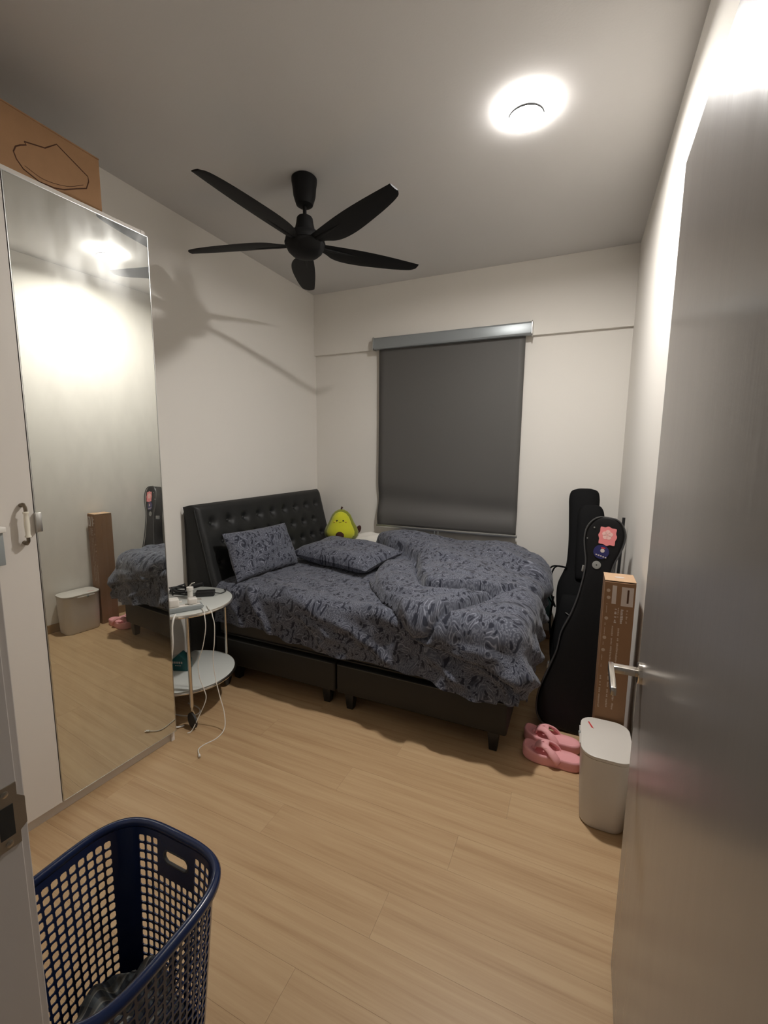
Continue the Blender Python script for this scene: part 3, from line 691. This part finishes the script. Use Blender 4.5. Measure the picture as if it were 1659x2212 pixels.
q += [(-1.985, 1.78, ZT1+.040), (-1.975, 1.79, ZT1+.046)]
bcv = thing('cable_bundle', 'coiled black cable bundle at the back of the side table', 'cable', (-2.045, 1.73, ZT1))
bc.tube(spline(q, 3), .0042, 7).build('cord', 'black', bcv)
MB().tube([(-1.985, 1.755, ZT1+.044), (-1.93, 1.79, ZT1+.060)], .012, 12).build('strain_relief', 'black', bcv)
MB().tube([(-2.06, 1.69, ZT1+.004), (-2.065, 1.69, ZT1+.044), (-2.06, 1.775, ZT1+.046), (-2.055, 1.775, ZT1+.004)], .005, 7).build('cable_tie', 'black', bcv)
def cable(name, pts, label, r=.0025, end=None, mat='cable'):
    th = thing(name, label, 'cable', pts[-1]); MB().tube(spline(pts, 8), r, 7).build('cord', mat, th)
    if end is not None:
        a, b = Vector(pts[-2]), Vector(pts[-1]); d = (b-a).normalized()
        MB().tube([b, b+d*.016], .0052, 10).build('plug_sleeve', 'whiteplastic', th)
        MB().tube([b+d*.016, b+d*.023], .0038, 8, flat=.45).build('plug_tip', 'chrome', th)
    return th
cable('charging_cable', [(-1.79, 1.625, ZT1+.003), (-1.74, 1.60, ZT1+.003), (-1.700, 1.573, ZT1+.003), (-1.678, 1.556, ZT1-.012), (-1.672, 1.552, .54), (-1.690, 1.545, .44), (-1.715, 1.535, .36), (-1.712, 1.535, .28), (-1.690, 1.54, .215), (-1.680, 1.54, .16), (-1.705, 1.512, .075), (-1.725, 1.482, .010), (-1.735, 1.462, .0045)], 'thin white charging cable hanging down beside the front table leg')
cable('charging_cable', [(-1.76, 1.65, ZT1+.003), (-1.71, 1.615, ZT1+.003), (-1.672, 1.595, ZT1+.003), (-1.655, 1.585, ZT1-.016), (-1.645, 1.585, .55), (-1.648, 1.582, .46), (-1.66, 1.58, .37), (-1.650, 1.58, .27), (-1.628, 1.583, .17), (-1.600, 1.580, .09), (-1.575, 1.555, .025), (-1.572, 1.50, .0035), (-1.592, 1.43, .0035), (-1.587, 1.395, .0035), (-1.555, 1.370, .005)], 'long white charging cable trailing onto the floor with its plug showing', end=1)
cable('extension_lead', [(-1.775, 1.465, ZT1+.013), (-1.755, 1.437, ZT1+.008), (-1.748, 1.420, ZT1-.03), (-1.745, 1.415, .50), (-1.768, 1.418, .40), (-1.80, 1.425, .28), (-1.83, 1.44, .12), (-1.82, 1.46, .02), (-1.80, 1.50, .006)], 'thick white cord of the power strip hanging next to the mirror', .0045)
cable('floor_cord', [(-1.95, 1.55, .004), (-1.88, 1.56, .004), (-1.83, 1.585, .004), (-1.82, 1.62, .004), (-1.86, 1.65, .004), (-1.95, 1.66, .004)], 'loop of white cord on the floor under the side table', .0035)
clp = MB(); clp.box((-1.800, 1.628, ZT1), (-1.786, 1.640, ZT1+.006)); clp.box((-1.784, 1.632, ZT1), (-1.774, 1.642, ZT1+.005)); tag(clp.build('cable_clip', 'rubber', bevel=.001), 'tiny dark cable clip on the glass table top', 'clip')
tp = thing('tissue_packet', 'teal tissue packet standing on the lower glass shelf', 'packet', (-1.985, 1.66, .2055), R_(20))
MB().prism([(-.05, 0), (.05, 0), (.05, .055), (0, .10), (-.05, .055)], lambda p, t: (p[0], -.03+.06*t, p[1])).build('packet_body', 'teal', tp, world=False, bevel=.006)
w_ = MB()
for k in range(5): w_.box((-.038+k*.013, -.0312, .044), (-.030+k*.013, -.0304, .056))
for k in range(3): w_.box((-.02+k*.012, -.0312, .030), (-.012+k*.012, -.0304, .035))
w_.build('packet_print', 'printw', tp, world=False, smooth=0)
MB().tube(spline([(.03, .0, .09), (.06, .0, .105), (.085, .015, .110)], 5), .003, 6).build('packet_string', 'black', tp, world=False)

# ============================================================ RIGHT CORNER
def loft(secs, n=28, pw_=3.2):
    m = MB(); v = []
    for s, cx, w, t in secs:
        for k in range(n):
            a = 2*PI*k/n; c_, s_ = math.cos(a), math.sin(a)
            v.append((cx+w/2*math.copysign(abs(c_)**(2/pw_), c_), t/2*math.copysign(abs(s_)**(2/pw_), s_), s))
    k_ = len(secs); f = [(i*n+k, i*n+(k+1) % n, (i+1)*n+(k+1) % n, (i+1)*n+k) for i in range(k_-1) for k in range(n)]
    f += [tuple(range(n-1, -1, -1)), tuple(range((k_-1)*n, k_*n))]
    return m.add(v, f)
def secs_spline(keys, n=6):
    a = spline([(s, cx, w) for s, cx, w, t in keys], n); b = spline([(s, t, 0) for s, cx, w, t in keys], n)
    return [(p.x, p.y, max(.004, p.z), max(.004, q.y)) for p, q in zip(a, b)]
gm = axis_mtx((.076, 2.92, .004), (.048, 3.372, 1.190), (0, -1, 0))
gig = thing('guitar_bag', 'tall black soft guitar bag leaning in the corner', 'guitar bag', mtx=gm)
LG = (Vector((.048, 3.372, 1.19))-Vector((.076, 2.92, .004))).length
loft(secs_spline([(0, 0, .24, .07), (.02, 0, .30, .11), (.12, 0, .345, .125), (.26, 0, .35, .125), (.40, 0, .295, .12), (.52, 0, .30, .12), (.60, 0, .285, .115), (.68, 0, .225, .11), (.74, 0, .19, .105), (.9, 0, .178, .10), (1.1, 0, .19, .10), (1.20, 0, .196, .095), (1.25, 0, .17, .08), (LG, 0, .09, .04)])).build('bag_body', 'nylon', gig, world=False, smooth=180)
loft(secs_spline([(.06, 0, .22, .03), (.08, 0, .27, .07), (.25, 0, .285, .09), (.42, 0, .25, .085), (.50, 0, .22, .06), (.52, 0, .18, .02)])).xf(Matrix.Translation((-.01, -.068, 0))).build('front_pocket', 'nylon', gig, world=False, smooth=180)
loft(secs_spline([(.62, 0, .14, .03), (.66, 0, .17, .06), (.9, 0, .17, .07), (1.06, 0, .165, .07), (1.12, 0, .13, .05), (1.14, 0, .07, .02)])).xf(Matrix.Translation((.045, -.06, 0))).build('neck_pocket', 'nylon', gig, world=False, smooth=180)
for dx_ in (0, .022):
    MB().tube(spline([(-.09, -.05, .70), (-.16-dx_, -.05, .70), (-.188-dx_, -.05, .62), (-.175-dx_, -.05, .50), (-.15, -.05, .43)], 6), .011, 8, flat=.5).build('strap', 'nylon', gig, world=False)
MB().tube(spline([(-.165, -.03, .50), (-.180, -.02, .36), (-.172, -.02, .25), (-.15, -.02, .18)], 5), .006, 8).build('side_strap', 'nylon', gig, world=False)
MB().tube([(-.085, -.118, .40), (-.02, -.118, .355)], .0035, 6).build('zip_pull', 'alu', gig, world=False)
MB().tube(spline([(-.02, -.12, .17), (-.012, -.122, .15), (-.018, -.122, .125), (-.03, -.12, .13)], 4), .003, 6).build('zip_ring', 'alu', gig, world=False)
MB().box((.092, -.03, 1.07), (.106, .0, 1.13)).build('buckle', 'black', gig, world=False, bevel=.003)

cm = axis_mtx((.026, 2.335, .003), (.154, 2.505, 1.108), (0, -1, 0))
LC = (Vector((.154, 2.505, 1.108))-Vector((.026, 2.335, .003))).length
cs = thing('guitar_case', 'black hard guitar case with stickers leaning behind the long carton', 'guitar case', mtx=cm)
ck = [(0, .0, .20, .095), (.012, .0, .26, .10), (.06, 0, .315, .10), (.16, .0, .33, .10), (.30, 0, .275, .10), (.40, 0, .235, .10), (.50, 0, .225, .10), (.60, 0, .17, .10), (.70, 0, .135, .095), (.82, 0, .120, .09), (.89, 0, .128, .085), (.95, 0, .160, .085), (1.01, 0, .182, .085), (1.06, 0, .176, .085), (1.10, 0, .135, .085), (LC-.004, 0, .08, .08), (LC, 0, .03, .07)]
sc_ = secs_spline(ck); loft(sc_, 32, 7).build('case_shell', 'case', cs, world=False, smooth=40)
out = [(w/2+.001, s) for s, cx, w, t in sc_]
for yo in (-.5,):
    MB().tube([(w, t_*yo, s) for (w, s), (_, _, _, t_) in zip(out, sc_)] + [(-w, t_*yo, s) for (w, s), (_, _, _, t_) in list(zip(out, sc_))[::-1]], .0038, 6).build('binding', 'binding', cs, world=False)
def face_poly(pts, y0, th_=.0012): return MB().prism(pts, lambda p, t: (p[0], y0-th_*t, p[1]))
sy = -.0455
scal = []
for k in range(48):
    a = 2*PI*k/48; r = .046*(1+.055*math.cos(8*a))*(1/max(abs(math.cos(a)), abs(math.sin(a))))**.55
    scal.append((.012+r*.88*math.cos(a)+.08*(r*math.sin(a))*-.6, 1.032+r*1.02*math.sin(a)))
s1 = face_poly(scal, sy).build('sticker', 'stickp', cs, world=False, smooth=0)
s1['label'] = 'pink scalloped sticker'
fp = MB()
for k in range(5):
    a = 2*PI*k/5+.3; fp.lathe([(.0115, 0), (.0115, -.0006)], 14, (.010+.014*math.cos(a), sy-.0012, 1.038+.014*math.sin(a)), axis='y')
fp.build('sticker_flower', 'stickp2', s1, world=False)
bs_ = MB().lathe([(.036, 0), (.036, -.001)], 28, (-.003, sy, .948), axis='y').build('sticker', 'blue', cs, world=False, smooth=0); bs_['label'] = 'dark blue round sticker'
wp = MB(); wp.lathe([(.010, 0), (.010, -.0006)], 14, (.002, sy-.001, .955), axis='y')
for k in range(5): wp.box((-.026+k*.011, sy-.0018, .928-.002*k), (-.019+k*.011, sy-.001, .934-.002*k))
wp.build('sticker_print', 'printw', bs_, world=False)
MB().box((-.006, sy-.0018, .966), (.012, sy-.001, .972)).build('sticker_cap', 'red', bs_, world=False)
bd = MB().lathe([(.0205, 0), (.0205, -.0012), (.015, -.002), (.0, -.002)], 24, (-.012, sy, .878), axis='y').build('badge', 'badge', cs, world=False); bd['label'] = 'round grey badge'
MB().lathe([(.003, 0), (.003, -.0006)], 10, (-.012, sy-.002, .878), axis='y').build('badge_dot', 'black', bd, world=False)
for s_, w_ in ((.845, -.068), (.30, -.143)):
    MB().box((w_-.006, -.030, s_-.016), (w_+.004, .004, s_+.016)).build('latch', 'alu', cs, world=False, bevel=.002)
for xx, s_ in ((-.055, 1.065), (-.078, 1.005)):
    MB().lathe([(.004, 0), (.003, -.002)], 10, (xx, sy+.001, s_), axis='y').build('rivet', 'alu', cs, world=False)
fs = thing('folded_stand', 'slim grey and black folded stand upright behind the guitar case', 'stand', (.215, 2.75, 0))
MB().tube([(.198, 2.74, 0), (.226, 2.78, 1.02)], .011, 10).build('tube', 'pole', fs)
MB().tube([(.232, 2.74, 0), (.252, 2.78, 1.08)], .008, 10).build('tube', 'black', fs)
MB().tube([(.17, 2.76, 0), (.205, 2.80, .98)], .010, 10).build('tube', 'black', fs)
MB().box((.195, 2.745, .60), (.262, 2.785, .63)).build('clamp', 'black', fs, bevel=.004)

# long carton
lb = thing('long_carton', 'tall narrow brown carton with printed text standing behind the bin', 'box', (.19, 2.04, 0))
LBX0, LBX1, LBY0, LBY1, LBZ = .130, .244, 1.972, 2.103, .912
MB().box((LBX0, LBY0, 0), (LBX1, LBY1, LBZ)).build('carton', 'card2', lb, bevel=.0015, seg=1)
MB().box((LBX0, LBY0+.002, LBZ+.0035), (LBX1, LBY1, LBZ+.006)).build('flap', 'cardtop', lb, smooth=0)
MB().box((LBX0, LBY0+.004, LBZ), (LBX1, LBY1-.002, LBZ+.0035)).build('flap_gap', 'dark', lb, smooth=0)
sk = MB().lathe([(.016, 0), (.016, .0008)], 20, (.187, 2.035, LBZ+.006), sx=1.2, sy=.8).build('seal', 'printw', lb, smooth=0)
def onface(xa, xb, za, zb, m=None, d=.0007):
    return (m or MB()).box((LBX0+xa*.114, LBY0-d, zb), (LBX0+xb*.114, LBY0-.0001, za))
onface(.56, .94, .895, .815).build('label', 'printw', lb, smooth=0)
onface(.26, .40, .898, .820).build('label', 'printw', lb, smooth=0)
tx = MB(); onface(.74, .80, .885, .828, tx, .0012); tx.build('label_text', 'ink', lb, smooth=0)
rng = random.Random(3)
def textline(xf_, z0, z1, hgt, mat='print'):
    m = MB(); z = z0
    while z > z1:
        l = rng.uniform(.004, .009)
        if rng.random() > .16:
            onface(xf_-hgt*rng.uniform(.35, .5), xf_+hgt*rng.uniform(.2, .5), z, z-l*.72, m)
        z -= l
    m.build('printed_text', mat, lb, smooth=0)
textline(.42, .80, .745, .08, 'printw'); textline(.62, .80, .745, .09, 'printw'); textline(.78, .80, .745, .05); textline(.50, .805, .765, .04)
textline(.56, .725, .36, .07); textline(.36, .725, .36, .06); textline(.10, .50, .36, .06)
for xf_, z, r in ((.10, .875, .007), (.12, .845, .007), (.10, .755, .007), (.09, .67, .007), (.08, .615, .007)):
    MB().lathe([(r, 0), (r, -.0007)], 16, (LBX0+xf_*.114+.004, LBY0, z), axis='y').build('printed_icon', 'print', lb, smooth=0)
textline(.12, .825, .77, .03); textline(.11, .735, .685, .03); textline(.10, .65, .63, .03); textline(.09, .60, .54, .03)
MB().box((LBX0-.0006, LBY0+.05, .0), (LBX0, LBY1-.05, LBZ)).build('tape', 'tape', lb, smooth=0)

# bin
BZ = .308
bn = thing('waste_bin', 'white rectangular waste bin with a flat lid beside the pink slippers', 'bin', (.165, 1.82, 0))
def ringpts(x0, x1, y0, y1, r, z): return [(p[0], p[1], z) for p in rrect(x0, x1, y0, y1, r)]
def stack(rings, caps=True):
    m = MB(); n = len(rings[0]); v = [p for r in rings for p in r]
    f = [(i*n+k, i*n+(k+1) % n, (i+1)*n+(k+1) % n, (i+1)*n+k) for i in range(len(rings)-1) for k in range(n)]
    if caps: f += [tuple(range(n-1, -1, -1)), tuple(range((len(rings)-1)*n, len(rings)*n))]
    return m.add(v, f)
bxa, bxb, bya, byb = .079, .258, 1.690, 1.958
bl_ = []
for z, k in ((0, .016), (.006, .011), (.02, .009), (.15, .004), (BZ-.02, .001), (BZ-.014, 0)): bl_.append(ringpts(bxa+k, bxb-k, bya+k, byb-k, .055-k*.5, z))
stack(bl_).build('bin_body', 'binplastic', bn, smooth=50)
lid = stack([ringpts(bxa-.001, bxb+.001, bya-.001, byb+.001, .056, BZ-.012), ringpts(bxa-.003, bxb+.003, bya-.003, byb+.003, .058, BZ-.006), ringpts(bxa-.002, bxb+.002, bya-.002, byb+.002, .057, BZ), ringpts(bxa+.002, bxb-.002, bya+.002, byb-.002, .053, BZ+.002)]).build('lid', 'binplastic', bn, smooth=40)
rp = MB(); rp.add([(.104, 1.915, BZ+.0025), (.109, 1.918, BZ+.0025), (.126, 1.872, BZ+.0025), (.117, 1.877, BZ+.0025)], [(0, 1, 2, 3)]); rp.build('red_mark', 'red', lid, smooth=0, solid=.0003)
MB().box((bxa-.006, 1.78, BZ-.022), (bxa-.001, 1.905, BZ-.015)).build('lid_latch', 'whiteplastic', lid, bevel=.0015)
MB().box((bxa-.010, 1.845, BZ-.030), (bxa-.001, 1.862, BZ-.013)).build('latch_button', 'greyplastic', lid, bevel=.003)

# slippers
def slipper(label, loc, rot):
    t = thing('slipper', label, 'slipper', loc, rot, 'pair of pink slippers')
    L_ = .262
    prof_w = [(0, .012), (.008, .030), (.03, .044), (.07, .050), (.12, .046), (.17, .041), (.21, .041), (.24, .034), (.256, .020), (L_, .006)]
    pw2 = spline([(x, w, 0) for x, w in prof_w], 4)
    def outl(g, off=0): return [(p.x*(1-2*off/L_)+off, -max(.002, p.y*g)) for p in pw2] + [(p.x*(1-2*off/L_)+off, max(.002, p.y*g)) for p in pw2[::-1]]
    def rise(x): return .016*sstep(.07, -.0, x)
    rings = []
    for z, g, o_ in ((.0, .90, .006), (.006, .97, .002), (.012, .985, .001), (.040, 1.0, 0), (.048, .97, .003), (.050, .88, .008), (.042, .74, .016), (.040, .5, .035)):
        rings.append([(x, yv, z*(1 if z > .02 else 1) + rise(x)*(.35+z*14)) for x, yv in outl(g, o_)])
    stack(rings).build('sole', 'pink', t, world=False, smooth=60)
    for sg in (-1, 1):
        pts = spline([(.056, sg*.004, .048), (.066, sg*.009, .072), (.095, sg*.020, .083), (.125, sg*.036, .072), (.150, sg*.046, .050), (.162, sg*.044, .030)], 5)
        MB().tube(pts, [.013]*6+[.0155]*10+[.019]*10, 10, flat=.42).build('strap', 'pink', t, world=False, smooth=180)
    MB().tube(spline([(.110, -.033, .078), (.105, -.012, .086), (.105, .012, .086), (.110, .033, .078)], 5), .012, 10, flat=.45).build('cross_strap', 'pink', t, world=False, smooth=180)
    MB().ball((.050, 0, .046), (.012, .008, .012), 12, 8).build('toe_post', 'pink', t, world=False, smooth=180)
    return t
slipper('pink foam slipper nearer the viewer, beside the white bin', (-.160, 2.035, 0), R_(-2))
slipper('pink foam slipper further back, in front of the black guitar case', (-.168, 2.166, 0), R_(-4))

# ============================================================ LAUNDRY BASKET
BC = Vector((-.862, .497, 0)); BHX, BHY, BH = .190, .182, .475
bk = thing('laundry_basket', 'navy blue plastic laundry basket with lattice sides by the doorway', 'basket', (BC.x, BC.y, 0))
def ring_pt(t, z, off=0.):
    k = .80+.20*(z/BH); c_, s_ = math.cos(t), math.sin(t); p = 3.6
    r = (abs(c_/(BHX*k+off))**p+abs(s_/(BHY*k+off))**p)**(-1/p)
    return Vector((BC.x+r*c_, BC.y+r*s_, z))
# equal-arc parameter table
NT = 1440; tab = [0.]; pr = ring_pt(0, BH)
for i in range(1, NT+1):
    q = ring_pt(2*PI*i/NT, BH); tab.append(tab[-1]+(q-pr).length); pr = q
PER = tab[-1]
def t_of(s):
    s %= PER; lo, hi = 0, NT
    while hi-lo > 1:
        mid = (lo+hi)//2
        if tab[mid] <= s: lo = mid
        else: hi = mid
    return 2*PI*(lo+(s-tab[lo])/(tab[hi]-tab[lo]))/NT
def s_at(ang): return tab[int(round((ang % (2*PI))/(2*PI)*NT))]
corners = [PI/4, 3*PI/4, 5*PI/4, 7*PI/4]
cw = .032
def panel(m, s0, s1, z0, z1, ns, nz_):
    m.grid(lambda i, j: (ring_pt(t_of(s0+(s1-s0)*i/ns), z0+(z1-z0)*j/nz_), (0, 0)), ns, nz_)
sides = []
for k, nm in ((0, 'end'), (1, 'far'), (2, 'side'), (3, 'near')):
    a = s_at(corners[k-1])+cw; b_ = s_at(corners[k])-cw
    if b_ < a: a -= PER
    sides.append((a, b_))
HS = (.045, .018); hcz = BH-.068
ZR0, ZR1 = .045, BH-.030
for si, (a, b_) in enumerate(sides):
    nc = int(round((b_-a)/.0208)); pc = (b_-a)/nc; nr = int(round((ZR1-ZR0)/.0235)); prr = (ZR1-ZR0)/nr
    m = MB(); m.uv = None; vv = []; ff = []
    mid = (a+b_)/2; handle = si in (1, 3)
    for i in range(nc):
        for j in range(nr):
            s0, s1, z0, z1 = a+pc*i, a+pc*(i+1), ZR0+prr*j, ZR0+prr*(j+1)
            cs_, cz_ = (s0+s1)/2, (z0+z1)/2
            if handle and abs(cs_-mid) < .062 and z1 > hcz-.038: continue
            bw = .0025; rr_ = .0032
            outer = [(s0, z0), (cs_, z0), (s1, z0), (s1, cz_), (s1, z1), (cs_, z1), (s0, z1), (s0, cz_)]
            i0, i1, k0, k1 = s0+bw, s1-bw, z0+bw, z1-bw
            inner = [(i0, k0+rr_), (i0+rr_, k0), (i1-rr_, k0), (i1, k0+rr_), (i1, k1-rr_), (i1-rr_, k1), (i0+rr_, k1), (i0, k1-rr_)]
            o = len(vv); vv += [ring_pt(t_of(p[0]), p[1]) for p in outer+inner]
            for q_ in ((0, 1, 9, 8), (1, 10, 9), (1, 2, 11, 10), (2, 3, 11), (3, 12, 11), (3, 4, 13, 12), (4, 5, 13), (5, 14, 13), (5, 6, 15, 14), (6, 7, 15), (7, 8, 15), (7, 0, 8)): ff.append(tuple(o+x for x in q_))
    # fix: the corner cells (0,1,9,8) style fan covers the rounded corners
    m.add(vv, ff)
    if handle:      # solid grip plate with a stadium-shaped hand hole
        n = 32; i_a = a+pc*math.ceil((mid-.062-a)/pc-.5); i_b = a+pc*math.floor((mid+.062-a)/pc+.5)
        kz = ZR0+prr*math.floor((hcz-.038-ZR0)/prr+1e-6)
        per = []; hole = []
        for q_ in range(n):
            t = 2*PI*q_/n; c_, s_ = math.cos(t), math.sin(t)
            f_ = 1/max(abs(c_), abs(s_)); ex, ez = c_*f_, s_*f_
            per.append(((i_a+i_b)/2+ex*(i_b-i_a)/2, (kz+ZR1)/2+ez*(ZR1-kz)/2))
            hx = max(-.022, min(.022, c_*.05)); hole.append((mid+(.026 if c_ > 1e-6 else -.026 if c_ < -1e-6 else 0)+.017*c_, hcz+.017*s_))
        m.add([ring_pt(t_of(p[0]), p[1]) for p in per+hole], [(q_, (q_+1) % n, n+(q_+1) % n, n+q_) for q_ in range(n)])
        MB().tube([ring_pt(t_of(p[0]), p[1]) for p in hole], .004, 6, closed=True).build('handle_grip', 'binding', bk)  # lighter grey ring paints in the lit thickness of the hole edge
    m.build('lattice_side', 'navy', bk, smooth=0, solid=.0028)
for k in range(4):
    c_ = s_at(corners[k]); m = MB(); panel(m, c_-cw, c_+cw, .02, ZR1, 8, 6); m.uv = None; m.build('corner_panel', 'navy', bk, smooth=60, solid=.003)
for nm, z0, z1 in (('top_band', ZR1, BH), ('bottom_band', .0, ZR0)):
    m = MB(); m.grid(lambda i, j: (ring_pt(2*PI*i/96, z0+(z1-z0)*j/2), (0, 0)), 96, 2); m.uv = None; m.build(nm, 'navy', bk, smooth=60, solid=.003)
bt = MB(); n = 64; bt.add([ring_pt(2*PI*k/n, .012) for k in range(n)] + [ring_pt(2*PI*k/n, .016) for k in range(n)], [tuple(range(n)), tuple(range(n, 2*n))] + [(k, (k+1) % n, n+(k+1) % n, n+k) for k in range(n)]); bt.build('basket_floor', 'navy', bk, smooth=0)
rim = MB(); prf = [(-.004, -.016), (.004, -.020), (.013, -.014), (.014, -.004), (.009, .004), (.0, .006), (-.006, .001)]
v = []; f = []; n = 120; m_ = len(prf)
for k in range(n):
    t = 2*PI*k/n; base = ring_pt(t, BH); dirv = (base-Vector((BC.x, BC.y, BH))).normalized()
    for a, z in prf: v.append(base+dirv*a+Vector((0, 0, z)))
f = [(k*m_+j, k*m_+(j+1) % m_, ((k+1) % n)*m_+(j+1) % m_, ((k+1) % n)*m_+j) for k in range(n) for j in range(m_)]
rim.add(v, f).build('rim', 'navy', bk, smooth=180)
def cloth(i, j):
    s, q = -1+2*i/44, -1+2*j/44
    # square to disc
    x = s*math.sqrt(1-q*q/2); yv = q*math.sqrt(1-s*s/2); r = math.hypot(x, yv)
    z = .138 + .045*nz(s, q, 1.6, 2) + .03*nz(s, q, 3.4, 6) + .05*(1-r*r) - .07*r**4 + .03*yv + .02*math.sin(s*7+q*3)
    k = .80+.20*(z/BH)
    return (BC.x+x*(BHX*k-.022)*1.02, BC.y+yv*(BHY*k-.022)*1.02, max(.03, z)), (s, q)
tag(MB().grid(cloth, 44, 44).build('plaid_shirt', 'plaid', smooth=180, solid=.006), 'dark plaid shirt lying crumpled inside the blue laundry basket', 'shirt')
